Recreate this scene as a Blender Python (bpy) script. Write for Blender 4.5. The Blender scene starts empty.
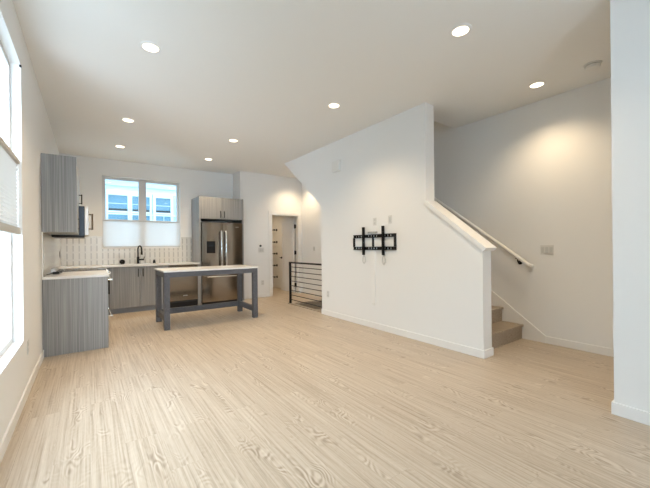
import bpy, bmesh, math, random
from mathutils import Vector, Matrix
random.seed(4)
S = bpy.context.scene
C = S.collection
PI = math.pi

# ------------------------------------------------------------------ camera
yaw, roll = 0.6232, -0.010
F = Vector((math.sin(yaw), math.cos(yaw), 0)); R = Vector((math.cos(yaw), -math.sin(yaw), 0)); Z = Vector((0, 0, 1))
R2 = R*math.cos(roll) + Z*math.sin(roll); U2 = -R*math.sin(roll) + Z*math.cos(roll)
cd = bpy.data.cameras.new('camera'); cam = bpy.data.objects.new('camera', cd); C.objects.link(cam)
cd.sensor_width = 36; cd.lens = 329.05/650*36; cd.shift_y = (246.5-244)/650; cd.clip_start = .02
M = Matrix.Identity(4)
for i in range(3):
    M[i][0] = R2[i]; M[i][1] = U2[i]; M[i][2] = -F[i]
M[2][3] = 1.235
cam.matrix_world = M
S.camera = cam

# ------------------------------------------------------------------ world: bright overcast sky, brighter behind the house
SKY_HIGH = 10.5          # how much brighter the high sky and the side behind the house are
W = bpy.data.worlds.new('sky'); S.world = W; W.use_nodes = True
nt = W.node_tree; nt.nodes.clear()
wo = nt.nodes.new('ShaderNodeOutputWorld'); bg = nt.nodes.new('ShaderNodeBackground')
tc = nt.nodes.new('ShaderNodeTexCoord'); sx = nt.nodes.new('ShaderNodeSeparateXYZ')
def wmath(op, *v):
    x = nt.nodes.new('ShaderNodeMath'); x.operation = op; x.use_clamp = False
    for i, q in enumerate(v):
        if isinstance(q, (int, float)): x.inputs[i].default_value = q
        else: nt.links.new(q, x.inputs[i])
    return x.outputs[0]
def wrange(v, a, b, c=0.0, d=1.0):
    x = nt.nodes.new('ShaderNodeMapRange'); x.interpolation_type = 'SMOOTHSTEP'
    for i, q in zip(('From Min', 'From Max', 'To Min', 'To Max'), (a, b, c, d)): x.inputs[i].default_value = q
    nt.links.new(v, x.inputs['Value']); return x.outputs[0]
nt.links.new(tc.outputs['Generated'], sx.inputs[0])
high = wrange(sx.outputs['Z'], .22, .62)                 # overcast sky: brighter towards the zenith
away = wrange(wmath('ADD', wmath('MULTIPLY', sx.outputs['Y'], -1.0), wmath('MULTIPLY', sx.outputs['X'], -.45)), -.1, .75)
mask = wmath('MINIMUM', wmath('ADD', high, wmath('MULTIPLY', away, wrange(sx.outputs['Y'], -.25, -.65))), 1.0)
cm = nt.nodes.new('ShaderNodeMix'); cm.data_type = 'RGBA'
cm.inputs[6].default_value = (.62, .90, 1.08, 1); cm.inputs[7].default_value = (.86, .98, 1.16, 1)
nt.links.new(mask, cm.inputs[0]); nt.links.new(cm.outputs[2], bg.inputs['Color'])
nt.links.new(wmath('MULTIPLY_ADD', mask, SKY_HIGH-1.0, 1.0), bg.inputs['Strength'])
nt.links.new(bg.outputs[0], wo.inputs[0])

LAMP = 70.0            # watts of each ceiling downlight
LAMP_COL = (1.0, .775, .50)
S.view_settings.view_transform = 'Standard'; S.view_settings.look = 'None'
S.view_settings.gamma = 1; S.view_settings.use_curve_mapping = False
S.view_settings.exposure = 0.10

# ------------------------------------------------------------------ materials
def mat(name, col, rough=.5, metal=0, spec=.5, bump=None, build=None, **kw):
    m = bpy.data.materials.new(name); m.use_nodes = True
    n = m.node_tree.nodes; l = m.node_tree.links; p = n['Principled BSDF']
    p.inputs['Base Color'].default_value = (*col, 1); p.inputs['Roughness'].default_value = rough
    p.inputs['Metallic'].default_value = metal; p.inputs['Specular IOR Level'].default_value = spec
    for k, v in kw.items(): p.inputs[k].default_value = v
    if bump:
        sc, st = bump
        t = n.new('ShaderNodeTexCoord'); no = n.new('ShaderNodeTexNoise'); no.inputs['Scale'].default_value = sc
        b = n.new('ShaderNodeBump'); b.inputs['Strength'].default_value = st; b.inputs['Distance'].default_value = .002
        l.new(t.outputs['Object'], no.inputs['Vector']); l.new(no.outputs['Fac'], b.inputs['Height']); l.new(b.outputs[0], p.inputs['Normal'])
    if build: build(m.node_tree, p)
    return m

def nmath(nt, op, a, b=None, c=None):
    x = nt.nodes.new('ShaderNodeMath'); x.operation = op
    for i, v in enumerate((a, b, c)):
        if v is None: continue
        if isinstance(v, (int, float)): x.inputs[i].default_value = v
        else: nt.links.new(v, x.inputs[i])
    return x.outputs[0]

def ramp(nt, fac, stops):
    r = nt.nodes.new('ShaderNodeValToRGB'); cr = r.color_ramp
    while len(cr.elements) < len(stops): cr.elements.new(.5)
    for e, (p, c) in zip(cr.elements, stops): e.position = p; e.color = (*c, 1)
    nt.links.new(fac, r.inputs[0]); return r.outputs[0]

def mixc(nt, fac, a, b, mode='MIX'):
    x = nt.nodes.new('ShaderNodeMix'); x.data_type = 'RGBA'; x.blend_type = mode
    for i, v in ((0, fac), (6, a), (7, b)):
        if isinstance(v, (int, float)): x.inputs[i].default_value = v
        elif isinstance(v, tuple): x.inputs[i].default_value = (*v, 1)
        else: nt.links.new(v, x.inputs[i])
    return x.outputs[2]

def planks(light, mid, dark, plank=(1.22, .18)):
    def b(nt, p):
        n, l = nt.nodes, nt.links
        t = n.new('ShaderNodeTexCoord'); s = n.new('ShaderNodeSeparateXYZ'); l.new(t.outputs['Object'], s.inputs[0])
        cx = n.new('ShaderNodeCombineXYZ'); l.new(s.outputs['Y'], cx.inputs[0]); l.new(s.outputs['X'], cx.inputs[1])
        br = n.new('ShaderNodeTexBrick'); l.new(cx.outputs[0], br.inputs['Vector'])
        br.offset = .37; br.offset_frequency = 2
        br.inputs['Color1'].default_value = (0, 0, 0, 1); br.inputs['Color2'].default_value = (1, 1, 1, 1)
        br.inputs['Mortar'].default_value = (.5, .5, .5, 1); br.inputs['Scale'].default_value = 1
        br.inputs['Mortar Size'].default_value = .0012; br.inputs['Mortar Smooth'].default_value = .3
        br.inputs['Brick Width'].default_value = plank[0]; br.inputs['Row Height'].default_value = plank[1]
        pid = br.outputs['Color']
        rnd = nmath(nt, 'MULTIPLY', pid, 37.0)
        def stretched(ax, ay):
            v = n.new('ShaderNodeCombineXYZ')
            l.new(nmath(nt, 'MULTIPLY_ADD', s.outputs['X'], ax, rnd), v.inputs[0])
            l.new(nmath(nt, 'MULTIPLY_ADD', s.outputs['Y'], ay, rnd), v.inputs[1])
            l.new(nmath(nt, 'MULTIPLY', s.outputs['Z'], ax), v.inputs[2])
            return v.outputs[0]
        big = n.new('ShaderNodeTexNoise'); big.inputs['Scale'].default_value = 1; big.inputs['Detail'].default_value = 1.5
        l.new(stretched(7.0, 3.0), big.inputs['Vector'])
        rings = nmath(nt, 'MULTIPLY_ADD', nmath(nt, 'SINE', nmath(nt, 'MULTIPLY', big.outputs['Fac'], 95.0)), .5, .5)
        fine = n.new('ShaderNodeTexNoise'); fine.inputs['Scale'].default_value = 1; fine.inputs['Detail'].default_value = 6
        fine.inputs['Roughness'].default_value = .65
        l.new(stretched(62, 1.1), fine.inputs['Vector'])
        patch = n.new('ShaderNodeTexNoise'); patch.inputs['Scale'].default_value = 1; patch.inputs['Detail'].default_value = 2
        l.new(stretched(8, 2.6), patch.inputs['Vector'])
        where = nmath(nt, 'SMOOTH_MIN', nmath(nt, 'MAXIMUM', nmath(nt, 'MULTIPLY_ADD', patch.outputs['Fac'], 7.0, -3.8), .08), 1.0, .1)
        r2 = nmath(nt, 'MULTIPLY', nmath(nt, 'SUBTRACT', rings, .5), nmath(nt, 'MULTIPLY', where, .6))
        f = nmath(nt, 'MULTIPLY_ADD', nmath(nt, 'SUBTRACT', fine.outputs['Fac'], .5), 1.6, .50)
        f = nmath(nt, 'ADD', f, r2)
        f = nmath(nt, 'ADD', f, nmath(nt, 'MULTIPLY_ADD', pid, .10, -.05))
        col = ramp(nt, f, [(.08, dark), (.45, mid), (.85, light)])
        col = mixc(nt, nmath(nt, 'MULTIPLY', br.outputs['Fac'], .16), col, tuple(c*.45 for c in dark))
        l.new(col, p.inputs['Base Color'])
        bp = n.new('ShaderNodeBump'); bp.inputs['Strength'].default_value = .12; bp.inputs['Distance'].default_value = .002
        l.new(f, bp.inputs['Height']); l.new(bp.outputs[0], p.inputs['Normal'])
    return b

def streaks(light, dark, sx=110, sz=1.4):
    def b(nt, p):
        n, l = nt.nodes, nt.links
        t = n.new('ShaderNodeTexCoord'); mp = n.new('ShaderNodeMapping'); mp.inputs['Scale'].default_value = (sx, sx, sz)
        l.new(t.outputs['Object'], mp.inputs['Vector'])
        a = n.new('ShaderNodeTexNoise'); a.inputs['Scale'].default_value = 1; a.inputs['Detail'].default_value = 3
        l.new(mp.outputs[0], a.inputs['Vector'])
        m2 = n.new('ShaderNodeMapping'); m2.inputs['Scale'].default_value = (sx*.22, sx*.22, sz*.4)
        l.new(t.outputs['Object'], m2.inputs['Vector'])
        c = n.new('ShaderNodeTexNoise'); c.inputs['Scale'].default_value = 1; c.inputs['Detail'].default_value = 2
        l.new(m2.outputs[0], c.inputs['Vector'])
        f = nmath(nt, 'ADD', nmath(nt, 'MULTIPLY', a.outputs['Fac'], .8), nmath(nt, 'MULTIPLY', c.outputs['Fac'], .2))
        l.new(ramp(nt, f, [(.36, dark), (.64, light)]), p.inputs['Base Color'])
    return b

def tiles(nt, p):
    n, l = nt.nodes, nt.links
    t = n.new('ShaderNodeTexCoord'); s = n.new('ShaderNodeSeparateXYZ'); l.new(t.outputs['Object'], s.inputs[0])
    u = nmath(nt, 'FRACT', nmath(nt, 'DIVIDE', nmath(nt, 'ADD', s.outputs['X'], s.outputs['Y']), .094))
    v = nmath(nt, 'FRACT', nmath(nt, 'DIVIDE', nmath(nt, 'ADD', s.outputs['Z'], .02), .148))
    du = nmath(nt, 'LESS_THAN', u, .24)
    dv = nmath(nt, 'MULTIPLY', nmath(nt, 'GREATER_THAN', v, .14), nmath(nt, 'LESS_THAN', v, .9))
    hz = nmath(nt, 'MAXIMUM', nmath(nt, 'LESS_THAN', v, .03), nmath(nt, 'LESS_THAN', u, .16))
    col = mixc(nt, nmath(nt, 'MULTIPLY', du, dv), (.70, .69, .66), (.47, .46, .45))
    col = mixc(nt, nmath(nt, 'MULTIPLY', hz, .35), col, (.5, .49, .47))
    l.new(col, p.inputs['Base Color'])

def quartz(nt, p):
    n, l = nt.nodes, nt.links
    t = n.new('ShaderNodeTexCoord'); a = n.new('ShaderNodeTexNoise'); a.inputs['Scale'].default_value = 5; a.inputs['Detail'].default_value = 6
    l.new(t.outputs['Object'], a.inputs['Vector'])
    l.new(ramp(nt, a.outputs['Fac'], [(.35, (.72, .70, .68)), (.6, (.82, .81, .79))]), p.inputs['Base Color'])

def brushed(col, rough=.26, vertical=True):
    def b(nt, p):
        n, l = nt.nodes, nt.links
        t = n.new('ShaderNodeTexCoord'); mp = n.new('ShaderNodeMapping'); mp.inputs['Scale'].default_value = (4, 4, 260) if not vertical else (300, 300, 3)
        l.new(t.outputs['Object'], mp.inputs['Vector'])
        a = n.new('ShaderNodeTexNoise'); a.inputs['Scale'].default_value = 1; a.inputs['Detail'].default_value = 2
        l.new(mp.outputs[0], a.inputs['Vector'])
        l.new(nmath(nt, 'MULTIPLY_ADD', a.outputs['Fac'], .12, rough-.06), p.inputs['Roughness'])
    return b

WALLC = (.83, .825, .81)
M_wall = mat('painted_wall', WALLC, .65, spec=.25, bump=(90, .08))
M_ceil = mat('painted_ceiling', (.84, .835, .815), .85, spec=.15, bump=(70, .1))
M_trim = mat('white_trim_paint', (.84, .83, .81), .38, spec=.4)
M_floor = mat('oak_plank_floor', (.5, .4, .3), .38, spec=.42, build=planks((.60, .515, .415), (.475, .385, .29), (.29, .22, .155)))
M_stair = mat('oak_stair_tread', (.4, .3, .2), .45, spec=.4, build=planks((.47, .39, .30), (.37, .30, .225), (.25, .195, .14), (3, .3)))
M_cab = mat('grey_wood_laminate', (.3, .3, .3), .5, spec=.35, build=streaks((.395, .393, .39), (.21, .212, .212), 210, 1.0))
M_toe = mat('grey_toe_kick_board', (.27, .28, .30), .5)
M_quartz = mat('white_quartz', (.8, .8, .8), .18, spec=.5, build=quartz)
M_tile = mat('white_backsplash_tile', (.7, .7, .7), .22, spec=.5, build=tiles)
M_steel = mat('brushed_stainless', (.30, .258, .215), .18, metal=1, build=brushed((.5, .48, .45), .17))
M_steel2 = mat('bright_stainless', (.75, .75, .75), .2, metal=1)
M_appl = mat('light_stainless_front', (.82, .82, .82), .35, metal=.25)
M_black = mat('matte_black_metal', (.012, .012, .013), .42, metal=.3)
M_blackgl = mat('black_glass', (.006, .007, .009), .2, spec=.35)
M_navy = mat('dark_blue_black_casing', (.012, .022, .045), .3)
M_island = mat('grey_painted_wood', (.155, .16, .185), .5, spec=.4, build=streaks((.125, .123, .132), (.082, .082, .09), 60, 60))
M_plastic = mat('white_plastic', (.78, .77, .74), .4)
M_vinyl = mat('white_window_vinyl', (.66, .65, .64), .4)
M_plate = mat('switch_plate_plastic', (.70, .69, .665), .3)
M_rocker = mat('switch_rocker_plastic', (.60, .60, .58), .35)
M_hole = mat('dark_slot', (.03, .03, .03), .6)
M_shade = mat('white_cellular_shade', (.86, .86, .86), .8, spec=.1)
M_railsh = mat('beige_shade_rail', (.55, .52, .47), .5)
M_siding = mat('pale_siding', (.46, .62, .70), .7)
M_extrim = mat('white_exterior_trim', (.70, .78, .82), .6)
M_exglass = mat('blue_grey_exterior_glass', (.13, .27, .36), .25, spec=.5)
M_dark = mat('shadow_gap', (.02, .02, .02), .8)
M_beigein = mat('warm_painted_wall', (.76, .70, .60), .65, spec=.25)

M_shade_dense = mat('dense_white_cellular_shade', (.80, .80, .78), .8, spec=.1)
def shade_nodes(m, fac):
    nt = m.node_tree; n, l = nt.nodes, nt.links
    p = n['Principled BSDF']; o = n['Material Output']
    tr = n.new('ShaderNodeBsdfTranslucent'); tr.inputs['Color'].default_value = (.9, .92, .92, 1)
    mx = n.new('ShaderNodeMixShader'); mx.inputs[0].default_value = fac
    l.new(p.outputs[0], mx.inputs[1]); l.new(tr.outputs[0], mx.inputs[2]); l.new(mx.outputs[0], o.inputs[0])
shade_nodes(M_shade, .30); shade_nodes(M_shade_dense, .07)
def glass_mat():
    m = bpy.data.materials.new('window_glass'); m.use_nodes = True; nt = m.node_tree; n, l = nt.nodes, nt.links
    n.remove(n['Principled BSDF']); o = n['Material Output']
    t = n.new('ShaderNodeBsdfTransparent'); t.inputs['Color'].default_value = (.93, .97, .97, 1)
    g = n.new('ShaderNodeBsdfGlossy'); g.inputs['Roughness'].default_value = .02
    mx = n.new('ShaderNodeMixShader'); mx.inputs[0].default_value = .06
    l.new(t.outputs[0], mx.inputs[1]); l.new(g.outputs[0], mx.inputs[2]); l.new(mx.outputs[0], o.inputs[0])
    return m
M_glass = glass_mat()
def emis(name, col, s):
    m = bpy.data.materials.new(name); m.use_nodes = True; nt = m.node_tree; n, l = nt.nodes, nt.links
    n.remove(n['Principled BSDF']); e = n.new('ShaderNodeEmission'); e.inputs['Color'].default_value = (*col, 1); e.inputs['Strength'].default_value = s
    l.new(e.outputs[0], n['Material Output'].inputs[0]); return m
M_lit = emis('lit_diffuser', (1, .84, .60), 5)

# ------------------------------------------------------------------ mesh helpers
class MB:
    def __init__(s): s.bm = bmesh.new()
    def box(s, x0, x1, y0, y1, z0, z1, bev=0):
        r = bmesh.ops.create_cube(s.bm, size=1); v = r['verts']
        bmesh.ops.scale(s.bm, vec=(abs(x1-x0), abs(y1-y0), abs(z1-z0)), verts=v)
        bmesh.ops.translate(s.bm, vec=((x0+x1)/2, (y0+y1)/2, (z0+z1)/2), verts=v)
        if bev:
            es = list({e for q in v for e in q.link_edges})
            bmesh.ops.bevel(s.bm, geom=es, offset=bev, segments=2, profile=.6, affect='EDGES')
        return s
    def prism(s, pts, a, b, axis='x', bev=0):
        """pts: 2-D polygon; axis x -> (y,z), y -> (x,z), z -> (x,y)"""
        def P(p, t):
            return {'x': (t, p[0], p[1]), 'y': (p[0], t, p[1]), 'z': (p[0], p[1], t)}[axis]
        A = [s.bm.verts.new(P(p, a)) for p in pts]; B = [s.bm.verts.new(P(p, b)) for p in pts]
        fs = [s.bm.faces.new(A), s.bm.faces.new(B[::-1])]
        for i in range(len(pts)):
            j = (i+1) % len(pts); fs.append(s.bm.faces.new((A[j], A[i], B[i], B[j])))
        bmesh.ops.recalc_face_normals(s.bm, faces=fs)
        if bev:
            bmesh.ops.bevel(s.bm, geom=list({e for f in fs for e in f.edges}), offset=bev, segments=2, profile=.6, affect='EDGES')
        return s
    def cyl(s, a, b, r, seg=20, r2=None):
        a, b = Vector(a), Vector(b); d = b-a
        res = bmesh.ops.create_cone(s.bm, cap_ends=True, segments=seg, radius1=r, radius2=r if r2 is None else r2, depth=d.length)
        q = Vector((0, 0, 1)).rotation_difference(d.normalized()).to_matrix().to_4x4()
        bmesh.ops.transform(s.bm, matrix=Matrix.Translation((a+b)/2) @ q, verts=res['verts'])
        return s
    def tube(s, pts, r, seg=12):
        pts = [Vector(p) for p in pts]; rings = []
        up = Vector((0, 0, 1))
        for i, p in enumerate(pts):
            t = (pts[min(i+1, len(pts)-1)] - pts[max(i-1, 0)]).normalized()
            n1 = t.cross(up)
            if n1.length < .05: n1 = t.cross(Vector((0, 1, 0)))
            n1.normalize()
            if rings and n1.dot(prev) < 0: n1 = -n1
            prev = n1; n2 = t.cross(n1)
            rings.append([s.bm.verts.new(p + r*(math.cos(2*PI*k/seg)*n1 + math.sin(2*PI*k/seg)*n2)) for k in range(seg)])
        fs = [s.bm.faces.new(rings[0]), s.bm.faces.new(rings[-1][::-1])]
        for a, b in zip(rings, rings[1:]):
            for k in range(seg):
                j = (k+1) % seg; fs.append(s.bm.faces.new((a[k], a[j], b[j], b[k])))
        bmesh.ops.recalc_face_normals(s.bm, faces=fs)
        return s
    def lathe(s, prof, c, seg=32):
        """prof: (r, z) list around vertical axis at c"""
        rings = []
        for r, z in prof:
            rings.append([s.bm.verts.new((c[0]+r*math.cos(2*PI*k/seg), c[1]+r*math.sin(2*PI*k/seg), c[2]+z)) for k in range(seg)])
        fs = []
        for a, b in zip(rings, rings[1:]):
            for k in range(seg):
                j = (k+1) % seg; fs.append(s.bm.faces.new((a[k], a[j], b[j], b[k])))
        return s
    def build(s, name, m, parent=None, smooth=False, origin=None):
        if origin is not None:
            bmesh.ops.translate(s.bm, vec=-Vector(origin), verts=s.bm.verts)
        me = bpy.data.meshes.new(name); s.bm.to_mesh(me); s.bm.free(); me.materials.append(m)
        if smooth:
            for p in me.polygons: p.use_smooth = True
            me.set_sharp_from_angle(angle=math.radians(40))
        o = bpy.data.objects.new(name, me); C.objects.link(o)
        if origin is not None: o.location = origin
        if parent is not None:
            o.parent = parent
            q = parent; off = Vector((0, 0, 0))
            while q is not None: off += q.location; q = q.parent
            o.location = o.location - off
        return o

def box(name, m, parent, *a, bev=0.0, label=None):
    o = MB().box(*a, bev=bev).build(name, m, parent)
    if label: o['label'] = label
    return o
def thing(name, label, cat, loc, group=None):
    o = bpy.data.objects.new(name, None); C.objects.link(o); o.location = loc; o.empty_display_size = .1
    o['label'] = label; o['category'] = cat
    if group: o['group'] = group
    return o
def tag(o, label, cat, group=None):
    o['label'] = label; o['category'] = cat
    if group: o['group'] = group
    return o
def struct(o): o['kind'] = 'structure'; return o

# ------------------------------------------------------------------ room numbers (metres)
XL, XT, XC, XS = -.435, 3.48, 3.652, 4.64
YB, YD, XE, XN, YN, H = 7.97, 7.50, 2.93, 3.085, .72, 3.05
RISE, RUN, Y0 = .189, .255, 2.01
YR = -2.2

# floor, with the opening of the flight going down
f = MB()
f.box(XL-.15, 3.60, YR-.15, 10.6, -.3, 0)
f.box(3.60, XS+.15, YR-.15, 3.4, -.3, 0)
f.box(3.60, XS+.15, 6.25, 10.6, -.3, 0)
struct(f.build('floor', M_floor))
# ceiling
f = MB()
f.box(XL-.15, XC, YR-.15, YB+.15, H, H+.35)
f.box(XC, XS, YR-.15, 2.964, H, H+.35)
f.box(XC, XS, 6.375, YB+.15, H, H+.35)
struct(f.build('ceiling', M_ceil))

def wall_with_holes(name, m, axis, t0, t1, a0, a1, z0, z1, holes):
    """axis 'x': wall normal is x, runs along y"""
    mb = MB()
    def bx(p0, p1, q0, q1):
        if p1-p0 < 1e-4 or q1-q0 < 1e-4: return
        if axis == 'x': mb.box(t0, t1, p0, p1, q0, q1)
        else: mb.box(p0, p1, t0, t1, q0, q1)
    cur = a0
    for (h0, h1, g0, g1) in sorted(holes):
        bx(cur, h0, z0, z1); bx(h0, h1, z0, g0); bx(h0, h1, g1, z1); cur = h1
    bx(cur, a1, z0, z1)
    return struct(mb.build(name, m))

W1 = (1.15, 3.605, .49, 2.735); WK = (.232, 1.695, 1.25, 2.715); WR = (-.2, 1.3, .7, 2.6)
wall_with_holes('wall_left', M_wall, 'x', XL-.15, XL, YR-.15, YB+.15, 0, H, [W1])
wall_with_holes('wall_back', M_wall, 'y', YB, YB+.15, XL, XE+.12, 0, H, [WK])
wall_with_holes('wall_rear', M_wall, 'y', YR-.15, YR, XL, XN, 0, H, [WR])
wall_with_holes('wall_hall', M_wall, 'y', YD, YD+.12, XE+.12, XS, 0, H, [(3.745, 4.53, 0, 2.055)])
struct(MB().box(XE, XE+.12, YD, YB, 0, H).build('wall_pantry', M_wall))
struct(MB().box(XN, XS, YR-.15, YN, 0, H).build('wall_near', M_wall))
struct(MB().box(XS, XS+.15, YR-.15, 10.6, -2.2, 5.7).build('wall_right', M_wall))
# wall with the television mount: half wall, full wall, and the slope over the lower flight
sl = (1.747-1.18)/(2.636-1.905)
pts = [(1.905, 0), (4.955, 0), (4.955, 1.985), (6.335, H), (2.636, H), (2.636, 1.75), (1.905, 1.178)]
struct(MB().prism(pts, XT, XC).build('wall_stair', M_wall))
# slanted underside of the upper flight
k = (H-1.985)/(6.335-4.955)
struct(MB().prism([(3.30, 1.985-k*1.655), (6.335, H), (6.375, H+.1), (6.30, H+.16), (3.30, 1.985-k*1.655+.14)], XC+.001, XS-.001).build('ceiling_stair', M_wall))
# shaft above the ceiling and pit under the floor
f = MB()
f.box(XC-.1, XC, 2.964, 7.2, H+.35, 5.7); f.box(XC-.1, XS, 2.864, 2.964, H+.35, 5.7); f.box(XC, XS, 7.1, 7.2, H+.35, 5.7)
f.box(XC-.1, XS, 2.864, 7.2, 5.7, 5.8)
struct(f.build('wall_upper_shaft', M_wall))
f = MB()
f.box(3.50, 3.60, 3.3, 6.35, -2.2, -.3); f.box(3.60, XS, 3.3, 3.4, -2.2, -.3); f.box(3.60, XS, 6.25, 6.35, -2.2, -.3)
f.box(3.50, XS, 3.3, 6.35, -2.3, -2.2)
struct(f.build('wall_lower_shaft', M_wall))
# the small room behind the open door
f = MB(); f.box(2.93, 3.05, YB+.15, 10.6, 0, 2.75); f.box(3.05, XS, 10.5, 10.6, 0, 2.75)
struct(f.build('wall_closet', M_beigein))
struct(MB().box(2.93, XS, YB+.15, 10.6, 2.75, 2.85).build('ceiling_closet', M_ceil))
f = MB(); f.box(3.05, XS, YD+.12, YB+.15, 2.75, 2.85)
struct(f.build('ceiling_closet_front', M_ceil))

struct(MB().box(XL-.15, 12, 7.99, YB+.15, H+.36, 12).build('wall_sky_block', M_wall))  # unseen upper wall, added to keep sky light off the neighbouring house

# ------------------------------------------------------------------ baseboards
def bb_poly(p, q, n, h=.088, t=.014):
    """baseboard from p to q (x,y), n = outward normal (x,y)"""
    (x0, y0), (x1, y1) = p, q
    x2, y2 = x1+n[0]*t, y1+n[1]*t
    return MB().box(min(x0, x1, x2), max(x0, x1, x2), min(y0, y1, y2), max(y0, y1, y2), 0, h, bev=.003)
def bb(name, p, q, n): return struct(bb_poly(p, q, n).build(name, M_trim))
bb('baseboard_left', (XL, YR), (XL, 4.925), (1, 0))
bb('baseboard_stair', (XT, 1.905-.014), (XT, 4.955), (-1, 0))
bb('baseboard_stair_end', (XT, 1.905), (XC+.014, 1.905), (0, -1))
bb('baseboard_near', (XN, YR), (XN, YN+.014), (-1, 0))
bb('baseboard_near_end', (XN, YN), (XS, YN), (0, 1))
bb('baseboard_right', (XS, YN+.014), (XS, 1.735), (-1, 0))
bb('baseboard_hall', (XE, YD), (3.657, YD), (0, -1))
bb('baseboard_hall_side', (XS, 6.26), (XS, YD), (-1, 0))
bb('baseboard_closet', (XS, YD+.12), (XS, 10.5), (-1, 0))
# sloped skirting along the stair on the right wall
a = 1.735
sk = [(a, 0), (a, .088), (a+.01, .095), (5.9, .095+.74*(5.9-a)), (5.9, .095+.74*(5.9-a)-.36), (2.1, 0)]
struct(MB().prism(sk, XS-.016, XS).build('baseboard_skirt', M_trim))
# wooden cap on the half wall
c0, c1 = (1.885, 1.168), (2.635, 1.168+sl*(2.635-1.885))
tv_ = .064
struct(MB().prism([c0, c1, (c1[0], c1[1]+tv_), (c0[0]-.036, c0[1]+tv_-.030)], XT-.028, XC+.028, bev=.003).build('trim_1', M_trim))
# floor edge strip at the opening
struct(MB().box(3.52, 3.60, 4.955, 6.27, 0, .012).build('trim_2', M_stair))

# ------------------------------------------------------------------ windows
def window(n, axis, wall_in, sgn, hole, mull, rail_z=None, depth=.085, fw=.045):
    """frame at depth inside the hole; sgn = +1 if outside is towards + of the axis"""
    a0, a1, z0, z1 = hole
    t0 = wall_in + sgn*depth; t1 = t0 + sgn*.05
    mb = MB()
    def bx(p0, p1, q0, q1, e=0):
        u, w = sorted((t0+sgn*e, t1-sgn*e))
        if axis == 'x': mb.box(u, w, p0, p1, q0, q1)
        else: mb.box(p0, p1, u, w, q0, q1)
    bx(a0, a0+fw, z0, z1); bx(a1-fw, a1, z0, z1); bx(a0+fw, a1-fw, z1-fw, z1); bx(a0+fw, a1-fw, z0, z0+fw)
    for (m0, m1) in mull: bx(m0, m1, z0+fw, z1-fw)
    if rail_z: bx(a0+fw, a1-fw, rail_z, rail_z+.05, .005)
    w = mb.build('window_%d' % n, M_vinyl); struct(w)
    g = (t0+t1)/2
    gb = MB()
    if axis == 'x': gb.box(g-.003, g+.003, a0+fw*.6, a1-fw*.6, z0+fw*.6, z1-fw*.6)
    else: gb.box(a0+fw*.6, a1-fw*.6, g-.003, g+.003, z0+fw*.6, z1-fw*.6)
    gb.build('glass_pane', M_glass, w)
    return w
wk = window(1, 'y', YB, 1, WK, [(.881, 1.024)], fw=.055)
w1 = window(2, 'x', XL, -1, W1, [(1.93, 2.01), (2.75, 2.83)], depth=.065)
window(3, 'y', YR, -1, WR, [(.51, .59)])
# sill of kitchen window
struct(MB().box(WK[0]-.012, WK[1]+.012, YB-.012, YB+.084, WK[2]-.016, WK[2]+.004, bev=.002).build('trim_3', M_trim))

def pleated(name, axis, t, a0, a1, z0, z1, label, cat, n):
    """cellular shade: zig-zag pleats with top and bottom rails"""
    root = thing(name, label, cat, (t, (a0+a1)/2, z0) if axis == 'x' else ((a0+a1)/2, t, z0))
    bm = MB(); rows = []; zlo = z0
    for i in range(2*n+1):
        z = z0+.03+(z1-z0-.06)*i/(2*n); d = (.007 if axis == 'x' else .0025)*(1 if i % 2 else -1)
        if axis == 'x': rows.append([bm.bm.verts.new((t+d, a, z)) for a in (a0, a1)])
        else: rows.append([bm.bm.verts.new((a, t+d, z)) for a in (a0, a1)])
    for p, q in zip(rows, rows[1:]): bm.bm.faces.new((p[0], p[1], q[1], q[0]))
    bm.build('pleated_fabric', M_shade_dense if axis == 'x' else M_shade, root)
    for nm, zz, h in (('bottom_rail', z0, .055 if axis == 'x' else .02), ('top_rail', z1-.03, .03)):
        if axis == 'x': box(nm, M_railsh, root, t-.018, t+.018, a0, a1, zz, zz+h, bev=.003)
        else: box(nm, M_vinyl, root, a0, a1, t-.018, t+.018, zz, zz+h, bev=.003)
    return root
pleated('window_shade', 'y', YB+.045, WK[0]+.008, WK[1]-.008, WK[2]+.006, 1.835, 'white cellular shade covering the lower half of the kitchen window', 'window shade', 28)
pleated('window_shade', 'x', XL-.028, W1[0]+.006, W1[1]-.006, 1.355, 1.955, 'white pleated shade across the middle of the tall left window', 'window shade', 18)
tag(MB().box(XL-.008, XL+.006, 3.585, 3.602, 2.712, 2.728, bev=.002).build('shade_hook', M_black), 'small black hook at the upper corner of the tall left window', 'hook')

# ------------------------------------------------------------------ neighbouring house outside the kitchen window
nb = thing('apartment_building', 'pale blue sided house with white trimmed windows outside the kitchen window', 'building', (4, 12.6, -3))
mb = MB(); mb.box(-.7, 9, 12.6, 14.6, -3, 7.5)
zz = -2.8
while zz < 7.4:
    mb.prism([(12.6, zz), (12.575, zz), (12.6, zz+.17)], -.7, 9); zz += .19
mb.box(-2.2, -.7, 8.9, 14.6, -3, 9); mb.box(7.5, 9, 8.9, 12.57, -3, 9)  # side wings added to block side sky from the siding
mb.build('siding_wall', M_siding, nb)
for (x0, x1) in ((.52, 1.054), (1.185, 1.70), (1.885, 2.356), (4.1, 4.7), (4.9, 5.5)):
    z0, z1 = 1.1, 2.965
    t = .062 if x0 in (.52, 1.185) else .085
    fr = MB().box(x0-t, x0, 12.53, 12.6, z0-.1, z1+.1).box(x1, x1+t, 12.53, 12.6, z0-.1, z1+.1).box(x0, x1, 12.53, 12.6, z1, z1+.1).box(x0, x1, 12.53, 12.6, z0-.1, z0)
    fr.box(x0, x1, 12.55, 12.59, 2.40, 2.46); fr.box(x0, x1, 12.56, 12.575, 2.69, 2.705)
    w = fr.build('window', M_extrim, nb)
    MB().box(x0, x1, 12.565, 12.585, z0, z1).build('pane', M_exglass, w)
    box('sash_shadow', M_hole, w, x0+.01, x1-.01, 12.555, 12.5645, 2.465, 2.53)
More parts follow.
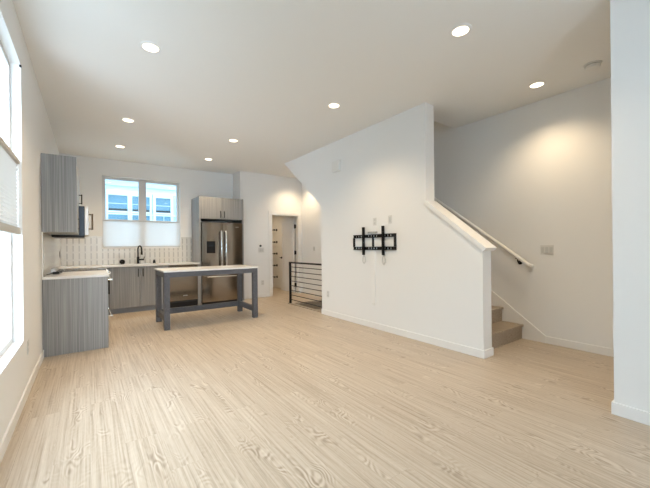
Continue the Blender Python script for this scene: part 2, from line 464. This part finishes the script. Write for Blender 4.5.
mb = MB(); mb.box(-.7, 6.1, 11.95, 12.0, 2.29, 2.33); mb.box(-.7, 6.1, 11.95, 12.0, 1.3, 1.34)
for i in range(8): mb.box(-.65+i*.9-.02, -.96+i*.995+.02, 11.955, 11.995, 1.2, 2.29)
mb.build('balcony_railing', M_extrim, nb)
box('balcony_slab', M_extrim, nb, -.7, 6.1, 11.9, 12.52, .95, 1.2)
box('frieze_board', M_extrim, nb, -.7, 9, 12.55, 12.6, 3.07, 3.13)

# ------------------------------------------------------------------ open door and casing
f = MB(); f.box(3.66, 3.745, YD-.016, YD, 0, 2.14, bev=.003); f.box(4.53, 4.615, YD-.016, YD, 0, 2.14, bev=.003); f.box(3.745, 4.53, YD-.016, YD, 2.055, 2.14, bev=.003)
f.box(3.745, 3.762, YD, YD+.12, 0, 2.055); f.box(4.513, 4.53, YD, YD+.12, 0, 2.055); f.box(3.762, 4.513, YD, YD+.12, 2.038, 2.055)
dr = struct(f.build('door_1', M_trim))
# slab, opened 90 degrees into the little room; face towards -x
x0, x1, ya, yb, za, zb = 4.468, 4.503, 7.655, 8.395, .012, 2.03
mb = MB(); st = .11
mb.box(x0, x1, ya, ya+st, za, zb); mb.box(x0, x1, yb-st, yb, za, zb); mb.box(x0, x1, ya+st, yb-st, zb-st, zb); mb.box(x0, x1, ya+st, yb-st, za, za+.24)
mb.box(x0+.012, x1-.012, ya+st, yb-st, za+.24, zb-st)
sd = mb.build('door_slab', M_trim, dr)
hb = MB(); hb.cyl((x0-.008, yb-.06, .93), (x0, yb-.06, .93), .03); hb.cyl((x0-.05, yb-.06, .93), (x0-.005, yb-.06, .93), .011); hb.box(x0-.06, x0-.045, yb-.17, yb-.045, .92, .94, bev=.004)
hb.build('door_handle', M_black, dr)
for z in (.22, 1.08, 1.78):
    MB().box(4.49, 4.513, 7.60, 7.66, z-.05, z+.05).cyl((4.488, 7.64, z-.055), (4.488, 7.64, z+.055), .009).build('hinge', M_black, dr)

# five black rods on the closet wall
for i, z in enumerate((.33, .68, 1.035, 1.385, 1.75)):
    words = ('lowest', 'second lowest', 'middle', 'second highest', 'highest')[i]
    t = thing('wall_rod', '%s of the five black rods on the wall inside the open doorway' % words, 'rod', (XS, 8.95, z), 'black wall rods inside the doorway')
    MB().cyl((XS-.09, 8.93, z), (XS-.09, 10.2, z), .012).build('rod', M_black, t, smooth=True)
    for y in (8.95, 10.18):
        MB().cyl((XS-.012, y, z), (XS, y, z), .035).cyl((XS-.09, y, z), (XS-.01, y, z), .013).cyl((XS-.105, y, z), (XS-.075, y, z), .024).build('mount', M_black, t)

# ------------------------------------------------------------------ stairs
up = thing('staircase', 'oak plank staircase rising behind the half wall', 'stairs', (XC, Y0, 0))
for i in range(18):
    y = Y0+RUN*i; z = RISE*(i+1)
    if i < 17:
        t = MB().box(XC+.002, XS-.018, y-.022, y+RUN+.012, z-.03, z, bev=.004).build('step', M_stair, up)
    else:
        t = MB().box(XC+.002, XS-.018, y-.022, y+.01, z-.03, z, bev=.004).build('step', M_stair, up)
    MB().box(XC+.002, XS-.018, y, y+.012, z-RISE, z-.03).build('riser', M_stair, t)
dn = thing('staircase', 'dark flight of steps going down behind the black railing', 'stairs', (3.6, 6.25, 0))
for i in range(1, 10):
    y = 6.25-RUN*i; z = -RISE*i
    t = MB().box(3.602, XS-.002, y-.012, y+RUN+.022, z-.03, z, bev=.004).build('step', M_stair, dn)
    MB().box(3.602, XS-.002, y-.012+RUN+.001, y+RUN, z, z+RISE-.03).build('riser', M_stair, t)

# white handrail with black brackets
ul = bpy.data.lights.new('stair_fill_light', 'POINT'); ul.energy = 14; ul.color = LAMP_COL; ul.shadow_soft_size = .1  # unseen warm fill light, added to tint the dim upper stair shaft
uo = bpy.data.objects.new('stair_fill_light', ul); C.objects.link(uo); uo.location = (4.15, 5.2, 5.5)
hr = thing('handrail', 'round white wooden handrail climbing the staircase wall', 'handrail', (XS-.08, 1.82, .96))
hs = .727
p0 = Vector((XS-.075, 1.92, .99))
ptl = [(XS-.004, 1.888, .960), (XS-.04, 1.891, .963), (XS-.065, 1.90, .972), p0] + [(XS-.075, 1.92+d, .9935+hs*d) for d in (.1, 1, 2, 3, 3.9)]
MB().tube(ptl, 0.024, 14).build('rail', M_trim, hr, smooth=True)
for y in (2.03, 3.9, 5.2):
    z = .968+hs*(y-1.885)
    MB().cyl((XS-.008, y, z-.075), (XS, y, z-.075), .028).tube([(XS-.006, y, z-.075), (XS-.05, y, z-.075), (XS-.07, y, z-.06), (XS-.075, y, z-.018)], .008).box(XS-.085, XS-.065, y-.025, y+.025, z-.026, z-.018).build('bracket', M_black, hr)

# black metal guard railing
gr = thing('guard_railing', 'black metal guard railing with eight horizontal bars beside the stair opening', 'railing', (3.565, 6.27, 0))
box('post', M_black, gr, 3.545, 3.585, 6.25, 6.29, .008, .91, bev=.002)
box('base_plate', M_black, gr, 3.525, 3.605, 6.225, 6.315, 0, .010)
box('top_rail', M_black, gr, 3.545, 3.585, 4.957, 6.25, .878, .91, bev=.002)
for i in range(8):
    z = .80-.101*i
    MB().cyl((3.565, 4.957, z), (3.565, 6.255, z), .0075, 10).build('bar', M_black, gr, smooth=True)

# ------------------------------------------------------------------ kitchen
def bar_handle(parent, a, b, out, m=M_black, r=.006, off=.032):
    """bar handle from a to b, standing off along vector out"""
    a, b, o = Vector(a), Vector(b), Vector(out)*off
    d = (b-a).normalized()
    mb = MB(); mb.cyl(a-d*.012+o, b+d*.012+o, r, 10); mb.cyl(a, a+o, r*.85, 8); mb.cyl(b, b+o, r*.85, 8)
    return mb.build('handle', m, parent)
FX = .195   # front plane of the left run
TOPZ = .885
# left base cabinet with full end panel
bc = thing('base_cabinet', 'grey wood-grain base cabinet whose end panel faces the room under the left window wall', 'cabinet', (-.1, 5.4, 0))
box('end_panel', M_cab, bc, XL+.002, FX, 4.93, 4.95, 0, TOPZ, bev=.001)
box('body', M_cab, bc, XL+.002, FX-.022, 4.951, 5.945, .1, TOPZ)
box('toe_kick', M_toe, bc, XL+.002, FX-.075, 4.951, 5.945, 0, .099)
for y in (4.955, 5.452):
    d = box('door', M_cab, bc, FX-.02, FX-.001, y, y+.490, .105, TOPZ-.006)
    bar_handle(d, (FX, y+(.45 if y < 5.2 else .04), .62), (FX, y+(.45 if y < 5.2 else .04), .78), (1, 0, 0))
ct = tag(MB().box(XL+.001, FX+.012, 4.915, 5.946, TOPZ+.001, .915, bev=.003).build('countertop', M_quartz), 'white quartz countertop on the left base cabinet beside the range', 'countertop')
# range
rg = thing('kitchen_range', 'stainless slide-in electric range with a flat cooktop in the left cabinet run', 'range', (-.1, 6.33, 0))
box('body', M_appl, rg, XL+.002, FX+.005, 5.951, 6.709, .03, .90)
box('cooktop', M_blackgl, rg, XL+.06, FX+.02, 5.952, 6.708, .901, .922, bev=.002)
box('back_guard', M_appl, rg, XL+.004, XL+.058, 5.952, 6.708, .901, .955, bev=.003)
od = box('oven_door', M_appl, rg, FX+.006, FX+.035, 5.955, 6.705, .27, .80, bev=.003)
box('oven_window', M_blackgl, od, FX+.0355, FX+.038, 6.05, 6.61, .36, .68)
bar_handle(od, (FX+.036, 5.99, .765), (FX+.036, 6.67, .765), (1, 0, 0), M_steel2, .014, .05)
dw = box('drawer', M_appl, rg, FX+.006, FX+.035, 5.955, 6.705, .06, .262, bev=.003)
bar_handle(dw, (FX+.036, 5.99, .215), (FX+.036, 6.67, .215), (1, 0, 0), M_steel2, .014, .05)
cp = box('control_panel', M_appl, rg, FX+.006, FX+.045, 5.953, 6.707, .81, .90, bev=.004)
for y in (6.03, 6.13, 6.53, 6.63):
    MB().cyl((FX+.046, y, .857), (FX+.075, y, .857), .022).build('knob', M_steel2, cp)
for (x, y, r) in ((-.22, 6.13, .08), (-.22, 6.52, .1), (.05, 6.13, .1), (.05, 6.52, .08)):
    MB().lathe([(r-.004, .0), (r, .0008), (r+.004, 0)], (x, y, .9222)).build('burner_ring', M_island, rg)
for x in (XL+.1, FX-.06):
    for y in (6.0, 6.66): MB().cyl((x, y, 0), (x, y, .031), .018).build('foot', M_black, rg)
# corner and sink base cabinets
cc = thing('base_cabinet', 'grey wood-grain corner base cabinet between the range and the sink cabinet', 'cabinet', (0, 7.3, 0))
box('body', M_cab, cc, XL+.002, FX-.001, 6.712, YB-.002, .1, TOPZ)
box('filler', M_cab, cc, FX, .315, 7.335, YB-.002, .1, TOPZ)
box('toe_kick', M_toe, cc, XL+.002, .315, 7.37, YB-.002, 0, .099)
sk_ = thing('base_cabinet', 'grey two-door sink base cabinet under the kitchen window', 'cabinet', (.82, 7.33, 0))
# carcass as panels so the sink has room
box('side_panel', M_cab, sk_, .317, .335, 7.335, YB-.002, .1, TOPZ); box('side_panel', M_cab, sk_, 1.307, 1.325, 7.335, YB-.002, .1, TOPZ)
box('bottom_panel', M_cab, sk_, .336, 1.306, 7.335, YB-.002, .1, .118); box('top_rail', M_cab, sk_, .336, 1.306, 7.335, 7.40, TOPZ-.02, TOPZ)
box('toe_kick', M_toe, sk_, .317, 1.325, 7.37, 7.39, 0, .099)
for i, x in enumerate((.320, .823)):
    d = box('door', M_cab, sk_, x, x+.499, 7.313, 7.333, .105, TOPZ-.006, bev=.001)
    hx = x+.46 if i == 0 else x+.04
    bar_handle(d, (hx, 7.313, .70), (hx, 7.313, .83), (0, -1, 0), r=.007)
# dishwasher
dwr = thing('dishwasher', 'stainless steel dishwasher between the sink cabinet and the refrigerator', 'dishwasher', (1.61, 7.33, 0))
box('body', M_hole, dwr, 1.331, 1.895, 7.34, YB-.002, .1, TOPZ-.01)
box('front_panel', M_steel, dwr, 1.332, 1.894, 7.305, 7.339, .14, TOPZ-.008, bev=.004)
box('kick_plate', M_black, dwr, 1.332, 1.894, 7.37, 7.39, .0, .099)
bar_handle(dwr, (1.39, 7.305, .80), (1.84, 7.305, .80), (0, -1, 0), M_steel2, .010, .04)
mb = MB()
for i in range(7): mb.box(1.60+i*.012, 1.60+i*.012+.008, 7.303, 7.305, .235, .249)
mb.build('brand_mark', M_plastic, dwr)
box('filler_panel', M_cab, dwr, 1.897, 1.935, 7.315, 7.335, 0, TOPZ-.006)
# L shaped countertop with sink cut-out
mb = MB()
mb.box(XL+.001, FX+.012, 6.711, YB-.001, TOPZ+.001, .915)
mb.box(FX+.012, .55, 7.29, YB-.001, TOPZ+.001, .915); mb.box(1.15, 1.935, 7.29, YB-.001, TOPZ+.001, .915)
mb.box(.55, 1.15, 7.29, 7.42, TOPZ+.001, .915); mb.box(.55, 1.15, 7.80, YB-.001, TOPZ+.001, .915)
tag(mb.build('countertop', M_quartz), 'long white quartz countertop along the back wall holding the sink', 'countertop')
mb = MB(); mb.box(.552, .556, 7.422, 7.798, .70, .884); mb.box(1.144, 1.148, 7.422, 7.798, .70, .884); mb.box(.556, 1.144, 7.422, 7.426, .70, .884); mb.box(.556, 1.144, 7.794, 7.798, .70, .884); mb.box(.556, 1.144, 7.426, 7.794, .70, .705)
tag(mb.build('sink_basin', M_steel2), 'stainless undermount sink sunk in the back countertop', 'sink')
# faucet
fc = thing('faucet', 'matte black gooseneck kitchen faucet below the window', 'faucet', (.84, 7.87, .915))
MB().cyl((.84, 7.87, .915), (.84, 7.87, 1.06), .024).cyl((.84, 7.87, .915), (.84, 7.87, .921), .032).build('body', M_black, fc, smooth=True)
ar = [(.84, 7.87, 1.06), (.84, 7.87, 1.20)] + [(.84+.028*(1-math.cos(t)), 7.87-.05*(1-math.cos(t)), 1.20+.085*math.sin(t)) for t in [PI*i/10 for i in range(1, 11)]] + [(.896, 7.77, 1.165)]
MB().tube(ar, .0145, 14).build('spout', M_black, fc, smooth=True)
MB().cyl((.896, 7.77, 1.10), (.896, 7.77, 1.17), .018).build('spray_head', M_black, fc, smooth=True)
MB().cyl((.86, 7.87, 1.0), (.95, 7.87, 1.0), .017).cyl((.945, 7.87, 1.0), (.955, 7.87, 1.06), .007).build('lever', M_black, fc, smooth=True)
# black disc and cylinder on the counter
t = thing('sink_stopper', 'round black sink strainer propped up left of the faucet', 'stopper', (.58, 7.9, .915))
MB().cyl((.56, 7.925, .965), (.56, 7.90, .96), .048, 28).build('disc', M_black, t)
MB().cyl((.56, 7.90, .962), (.56, 7.875, .958), .012).build('knob', M_black, t)
MB().box(.53, .59, 7.90, 7.93, .915, .925).build('rim_foot', M_black, t)
t = thing('soap_dispenser', 'short black soap dispenser right of the faucet', 'soap dispenser', (1.145, 7.88, .915))
MB().cyl((1.145, 7.88, .915), (1.145, 7.88, .965), .026).cyl((1.145, 7.88, .965), (1.145, 7.88, .99), .02).build('pump', M_black, t, smooth=True)
MB().cyl((1.145, 7.88, .982), (1.145, 7.82, .978), .007).build('nozzle', M_black, t)
# black cable and plug on the left counter
t = thing('power_cable', 'small black plug and cable lying on the left countertop', 'cable', (-.34, 5.5, .915))
MB().box(-.375, -.305, 5.42, 5.50, .915, .945, bev=.008).build('plug', M_black, t)
MB().tube([(-.31, 5.50, .93), (-.29, 5.56, .925), (-.30, 5.62, .921), (-.28, 5.70, .94), (-.30, 5.80, .96)], .006, 8).build('cord', M_black, t, smooth=True)
MB().tube([(-.37, 5.44, .93), (-.40, 5.38, .922), (-.425, 5.33, .921)], .005, 8).build('cord', M_black, t, smooth=True)

# backsplash
mb = MB(); T = .010
mb.box(XL+T, WK[0]-.013, YB-T, YB, .916, 1.48); mb.box(WK[0]-.013, WK[1]+.013, YB-T, YB, .916, WK[2]-.017); mb.box(WK[1]+.013, 1.934, YB-T, YB, .916, 1.48)
mb.box(XL, XL+T, 4.955, YB, .916, 1.432)
struct(mb.build('wall_backsplash', M_tile))
struct(MB().box(XL, XL+T+.002, 4.944, 4.955, .916, 1.434).build('trim_4', M_trim))
def receptacle(name, label, c, n, w=.072, h=.115, m=M_plate, slots=2, cat='outlet', gang=1):
    """wall plate at c with outward normal n (axis aligned)"""
    t = thing(name, label, cat, c); x, y, z = c
    def bx(u0, u1, d0, d1, z0, z1, nm, mm, bev=0):
        if n[0]: o = MB().box(*sorted((x+n[0]*d0, x+n[0]*d1)), y+u0, y+u1, z+z0, z+z1, bev=bev)
        else: o = MB().box(x+u0, x+u1, *sorted((y+n[1]*d0, y+n[1]*d1)), z+z0, z+z1, bev=bev)
        return o.build(nm, mm, t)
    bx(-w/2, w/2, 0, .006, -h/2, h/2, 'plate', m, .002)
    if cat == 'outlet':
        for s in (-1, 1): bx(-.017, .017, .0062, .008, s*.026-.014, s*.026+.014, 'socket', M_hole if m is M_black else M_rocker)
    else:
        for g in range(gang):
            u = (g-(gang-1)/2)*.046; bx(u-.016, u+.016, .0062, .011, -.033, .033, 'rocker', M_rocker, .001)
    return t
receptacle('wall_outlet', 'black outlet in the tiled backsplash above the left counter', (XL+T, 7.62, 1.14), (1, 0), m=M_black)

# upper cabinets and microwave on the left wall
UX = -.11
uc = thing('wall_cabinet', 'grey wood-grain upper cabinet whose tall end panel faces the room on the left wall', 'cabinet', (-.27, 5.4, 1.435))
box('end_panel', M_cab, uc, XL+.002, UX, 4.93, 4.948, 1.435, 2.335, bev=.001)
box('body', M_cab, uc, XL+.002, UX-.02, 4.949, 5.948, 1.437, 2.335)
for y in (4.952, 5.452):
    d = box('door', M_cab, uc, UX-.019, UX-.001, y, y+.493, 1.437, 2.333)
    hy = y+.45 if y < 5.2 else y+.04
    bar_handle(d, (UX, hy, 1.50), (UX, hy, 1.63), (1, 0, 0), r=.003, off=.012)
um = thing('wall_cabinet', 'short grey upper cabinet above the microwave with a black bar handle', 'cabinet', (-.27, 6.33, 1.86))
box('body', M_cab, um, XL+.002, UX-.02, 5.951, 6.709, 1.862, 2.335)
d = box('door', M_cab, um, UX-.019, UX-.001, 5.954, 6.706, 1.864, 2.333)
bar_handle(d, (UX, 6.0, 1.90), (UX, 6.0, 2.02), (1, 0, 0), off=.035, r=.008)
mw = thing('microwave', 'over-the-range microwave with dark casing and a stainless front', 'microwave', (-.2, 6.33, 1.42))
box('casing', M_navy, mw, XL+.012, -.043, 5.953, 6.707, 1.432, 1.858)
box('underside_vent', M_black, mw, XL+.02, -.05, 5.96, 6.70, 1.405, 1.431)
d = box('front_door', M_appl, mw, -.042, .004, 5.953, 6.707, 1.435, 1.855, bev=.004)
box('door_window', M_blackgl, d, 0.0045, .0065, 6.10, 6.62, 1.50, 1.80)
bar_handle(d, (.004, 5.985, 1.53), (.004, 5.985, 1.74), (1, 0, 0), M_steel, .012, .045)

# refrigerator surround
X0, X1, YF = 1.936, 2.928, 7.31
fcb = thing('refrigerator_cabinet', 'tall grey wood-grain surround with two doors above the refrigerator', 'cabinet', (2.43, 7.6, 0))
box('side_panel', M_cab, fcb, X0, X0+.03, YF, YB-.012, 0, 2.35)
box('side_panel', M_cab, fcb, X1-.03, X1, YF, YB-.012, 0, 2.35)
box('body', M_cab, fcb, X0+.031, X1-.031, YF+.022, YB-.012, 1.865, 2.348)
xm = (X0+X1)/2
for i, (a, b) in enumerate(((X0+.032, xm-.0015), (xm+.0015, X1-.032))):
    d = box('door', M_cab, fcb, a, b, YF, YF+.02, 1.868, 2.345, bev=.001)
    hx = b-.04 if i == 0 else a+.04
    bar_handle(d, (hx, YF, 1.91), (hx, YF, 2.03), (0, -1, 0), r=.008)
# refrigerator
rf = thing('refrigerator', 'stainless french-door refrigerator with a black water dispenser and bottom freezer', 'refrigerator', (xm, 7.3, 0))
a, b = X0+.045, X1-.045
box('body', M_hole, rf, a, b, 7.34, YB-.03, .03, 1.79)
YR0 = 7.262
def curved_panel(x0, x1, y0, y1, z0, z1, bulge=.012, seg=10):
    pts = [(x0, y1)] + [(x0+(x1-x0)*i/seg, y0+bulge*(2*i/seg-1)**2) for i in range(seg+1)] + [(x1, y1)]
    return MB().prism(pts, z0, z1, 'z')
dl = curved_panel(a, xm-.003, YR0, 7.338, .70, 1.785).build('door', M_steel, rf, smooth=True)
dr_ = curved_panel(xm+.003, b, YR0, 7.338, .70, 1.785).build('door', M_steel, rf, smooth=True)
fz = curved_panel(a, b, YR0, 7.338, .055, .685, .018).build('freezer_drawer', M_steel, rf, smooth=True)
dsp = box('dispenser', M_blackgl, dl, 2.075, 2.255, YR0-.008, YR0+.02, 1.115, 1.375, bev=.004)
box('dispenser_recess', M_black, dsp, 2.10, 2.23, YR0-.0095, YR0-.0082, 1.135, 1.26)
mb = MB()
for i in range(5): mb.box(2.72+i*.016, 2.72+i*.016+.011, YR0+.001, YR0+.006, 1.685, 1.70)
mb.build('brand_mark', M_plastic, dr_)
for d, sx_ in ((dl, -1), (dr_, 1)):
    hx = xm+sx_*.05
    pp = [(hx, YR0+.012, .765), (hx, YR0-.05, .77), (hx, YR0-.06, .80), (hx, YR0-.06, 1.2), (hx, YR0-.06, 1.56), (hx, YR0-.05, 1.59), (hx, YR0+.012, 1.595)]
    MB().tube(pp, .021, 12).build('handle', M_steel2, d, smooth=True)
MB().tube([(a+.06, YR0+.012, .60), (a+.09, YR0-.05, .60), (xm, YR0-.06, .60), (b-.09, YR0-.05, .60), (b-.06, YR0+.012, .60)], .015, 12).build('handle', M_steel2, fz, smooth=True)
box('toe_grille', M_black, rf, a, b, 7.30, 7.338, .0, .05)
for x in (a+.05, b-.05): MB().cyl((x, 7.9, 0), (x, 7.9, .031), .02).build('foot', M_black, rf)

# ------------------------------------------------------------------ island table
it = thing('kitchen_island', 'grey open-legged kitchen island table with a white quartz top', 'island', (1.68, 5.8, 0))
ix0, ix1, iy0, iy1, L = .912, 2.412, 5.395, 6.185, .08
for x in (ix0, ix1-L):
    for y in (iy0, iy1-L):
        box('leg', M_island, it, x, x+L, y, y+L, 0, .868, bev=.002)
box('apron', M_island, it, ix0+L, ix1-L, iy0+.005, iy0+.035, .79, .868)
box('apron', M_island, it, ix0+L, ix1-L, iy1-.035, iy1-.005, .79, .868)
box('apron', M_island, it, ix0+.005, ix0+.035, iy0+L, iy1-L, .79, .868)
box('apron', M_island, it, ix1-.035, ix1-.005, iy0+L, iy1-L, .79, .868)
box('stretcher', M_island, it, ix0+.02, ix0+.07, iy0+L, iy1-L, .11, .20)
box('stretcher', M_island, it, ix1-.07, ix1-.02, iy0+L, iy1-L, .11, .20)
box('stretcher', M_island, it, ix0+L, ix1-L, iy1-.07, iy1-.02, .11, .20)
box('top', M_quartz, it, ix0-.012, ix1+.015, iy0-.03, iy1+.012, .869, .893, bev=.002)

# ------------------------------------------------------------------ television wall mount
tv = thing('television_mount', 'black steel television wall mount with two vertical arms', 'television mount', (XT, 3.59, 1.29))
ya, yb = 3.135, 4.04
def rail_with_holes(z0, z1):
    mb = MB(); mb.box(XT-.012, XT-.001, ya, yb, z0, z0+.012); mb.box(XT-.012, XT-.001, ya, yb, z1-.012, z1)
    n = 16; w = (yb-ya)/n
    for i in range(n): mb.box(XT-.012, XT-.001, ya+i*w, ya+i*w+w*(.55 if i % 5 else .9), z0+.012, z1-.012)
    mb.box(XT-.022, XT-.012, ya, yb, z0, z0+.004); mb.box(XT-.022, XT-.012, ya, yb, z1-.004, z1)
    return mb
rail_with_holes(1.36, 1.41).build('top_rail', M_black, tv); rail_with_holes(1.175, 1.225).build('bottom_rail', M_black, tv)
for y in (ya, yb-.035): box('end_bracket', M_black, tv, XT-.02, XT-.001, y, y+.035, 1.226, 1.359)
box('centre_bracket', M_black, tv, XT-.02, XT-.001, 3.575, 3.605, 1.226, 1.359)
for y in (3.355, 3.77):
    aa = MB().box(XT-.045, XT-.023, y-.016, y+.016, 1.10, 1.525, bev=.003).box(XT-.055, XT-.045, y-.016, y-.011, 1.10, 1.525).box(XT-.055, XT-.045, y+.011, y+.016, 1.10, 1.525).build('arm', M_black, tv)
    MB().tube([(XT-.035, y, 1.10), (XT-.03, y-.025, 1.06), (XT-.03, y-.03, 1.0), (XT-.03, y, .965), (XT-.03, y+.03, 1.0), (XT-.03, y+.025, 1.06), (XT-.035, y, 1.10)], .007, 8).build('pull_ring', M_rocker, aa, smooth=True)
# cord cover
cv = thing('cord_cover', 'slim white cord channel running down the wall below the television mount', 'cord cover', (XT, 3.59, .36))
box('channel', M_trim, cv, XT-.016, XT-.0005, 3.555, 3.630, .375, 1.168, bev=.003)
MB().cyl((XT-.012, 3.591, .37), (XT-.0005, 3.591, .37), .028).build('end_cap', M_plastic, cv, smooth=True)
o = MB().box(XT-.018, XT-.001, 3.50, 3.70, 1.425, 1.455, bev=.003)
tag(o.build('bracket_plate', M_steel2), 'grey metal plate poking out just above the television mount', 'plate')
receptacle('wall_outlet', 'small white outlet plate just above the middle of the television mount', (XT, 3.555, 1.60), (-1, 0))
receptacle('wall_plate', 'blank white cable plate above the right arm of the television mount', (XT, 3.25, 1.61), (-1, 0), cat='plate')
receptacle('wall_outlet', 'white outlet low on the television wall near the railing', (XT, 4.76, .385), (-1, 0))
receptacle('wall_outlet', 'white outlet low on the left wall under the window', (XL, 3.82, .39), (1, 0))
receptacle('wall_outlet', 'white outlet low on the wall left of the open doorway', (3.485, YD, .36), (0, -1))
receptacle('light_switch', 'white three-rocker light switch on the staircase wall below the handrail end', (XS, 1.715, 1.165), (-1, 0), w=.145, h=.118, cat='light switch', gang=3)
receptacle('light_switch', 'single white light switch on the hall wall behind the black railing', (XS, 6.93, 1.18), (-1, 0), cat='light switch')
receptacle('light_switch', 'white switch plate directly below the thermostat', (3.455, YD, 1.165), (0, -1), w=.15, h=.118, cat='light switch', gang=2)
t = thing('thermostat', 'small black faced round thermostat left of the open doorway', 'thermostat', (3.43, YD, 1.265))
MB().cyl((3.43, YD-.008, 1.265), (3.43, YD, 1.265), .03, 32).build('base_ring', M_plastic, t, smooth=True)
MB().cyl((3.43, YD-.022, 1.265), (3.43, YD-.008, 1.265), .026, 32).build('dial', M_blackgl, t, smooth=True)
t = thing('door_chime', 'white square door chime high on the television wall', 'door chime', (XT, 4.46, 2.61))
box('cover', M_plastic, t, XT-.045, XT-.004, 4.36, 4.56, 2.52, 2.70, bev=.008)
box('back_plate', M_plastic, t, XT-.004, XT-.0005, 4.35, 4.57, 2.51, 2.71)

# ------------------------------------------------------------------ ceiling lights
def downlight(x, y, label, z=H, power=1.0):
    t = thing('recessed_light', label, 'ceiling light', (x, y, z), 'recessed ceiling downlights')
    MB().lathe([(.064, -.001), (.066, -.007), (.080, -.008), (.090, -.004), (.091, -.0005)], (x, y, z), 40).build('trim_ring', M_trim, t, smooth=True)
    MB().cyl((x, y, z-.005), (x, y, z-.001), .0645, 36).build('diffuser', M_lit, t)
    ld = bpy.data.lights.new('downlight_bulb', 'SPOT'); ld.energy = LAMP*power; ld.color = LAMP_COL
    ld.spot_size = math.radians(132); ld.spot_blend = 1.0; ld.shadow_soft_size = .07
    lo = bpy.data.objects.new('bulb', ld); C.objects.link(lo); lo.parent = t; lo.location = (0, 0, -.012-.07)
    return t
downlight(.47, 3.32, 'recessed ceiling light nearest the tall left window')
downlight(.47, 5.39, 'recessed ceiling light above the floor in front of the left upper cabinet')
downlight(.47, 6.86, 'recessed ceiling light closest to the kitchen window')
downlight(2.01, 5.43, 'recessed ceiling light above the kitchen island')
downlight(2.01, 6.86, 'recessed ceiling light in front of the refrigerator')
downlight(2.58, 3.36, 'recessed ceiling light facing the television mount')
downlight(2.57, 1.58, 'large-looking recessed ceiling light at the top centre right of the photo')
downlight(4.15, 1.62, 'recessed ceiling light over the foot of the staircase', H, .72)
downlight(4.22, 7.02, 'recessed ceiling light hidden above the hall doorway', H, .8)
downlight(3.8, 8.9, 'recessed ceiling light inside the small room behind the door', 2.75, .8)
t = thing('smoke_detector', 'round white smoke detector on the ceiling near the staircase', 'smoke detector', (4.15, 1.11, H))
MB().lathe([(.001, -.052), (.045, -.052), (.058, -.046), (.064, -.022), (.064, -.018)], (4.15, 1.11, H), 32).build('cover', M_plastic, t, smooth=True)
MB().lathe([(.058, -.018), (.058, -.012)], (4.15, 1.11, H), 32).build('vent_slot', M_hole, t, smooth=True)
MB().lathe([(.058, -.012), (.072, -.011), (.075, -.0005)], (4.15, 1.11, H), 32).build('base', M_plastic, t, smooth=True)
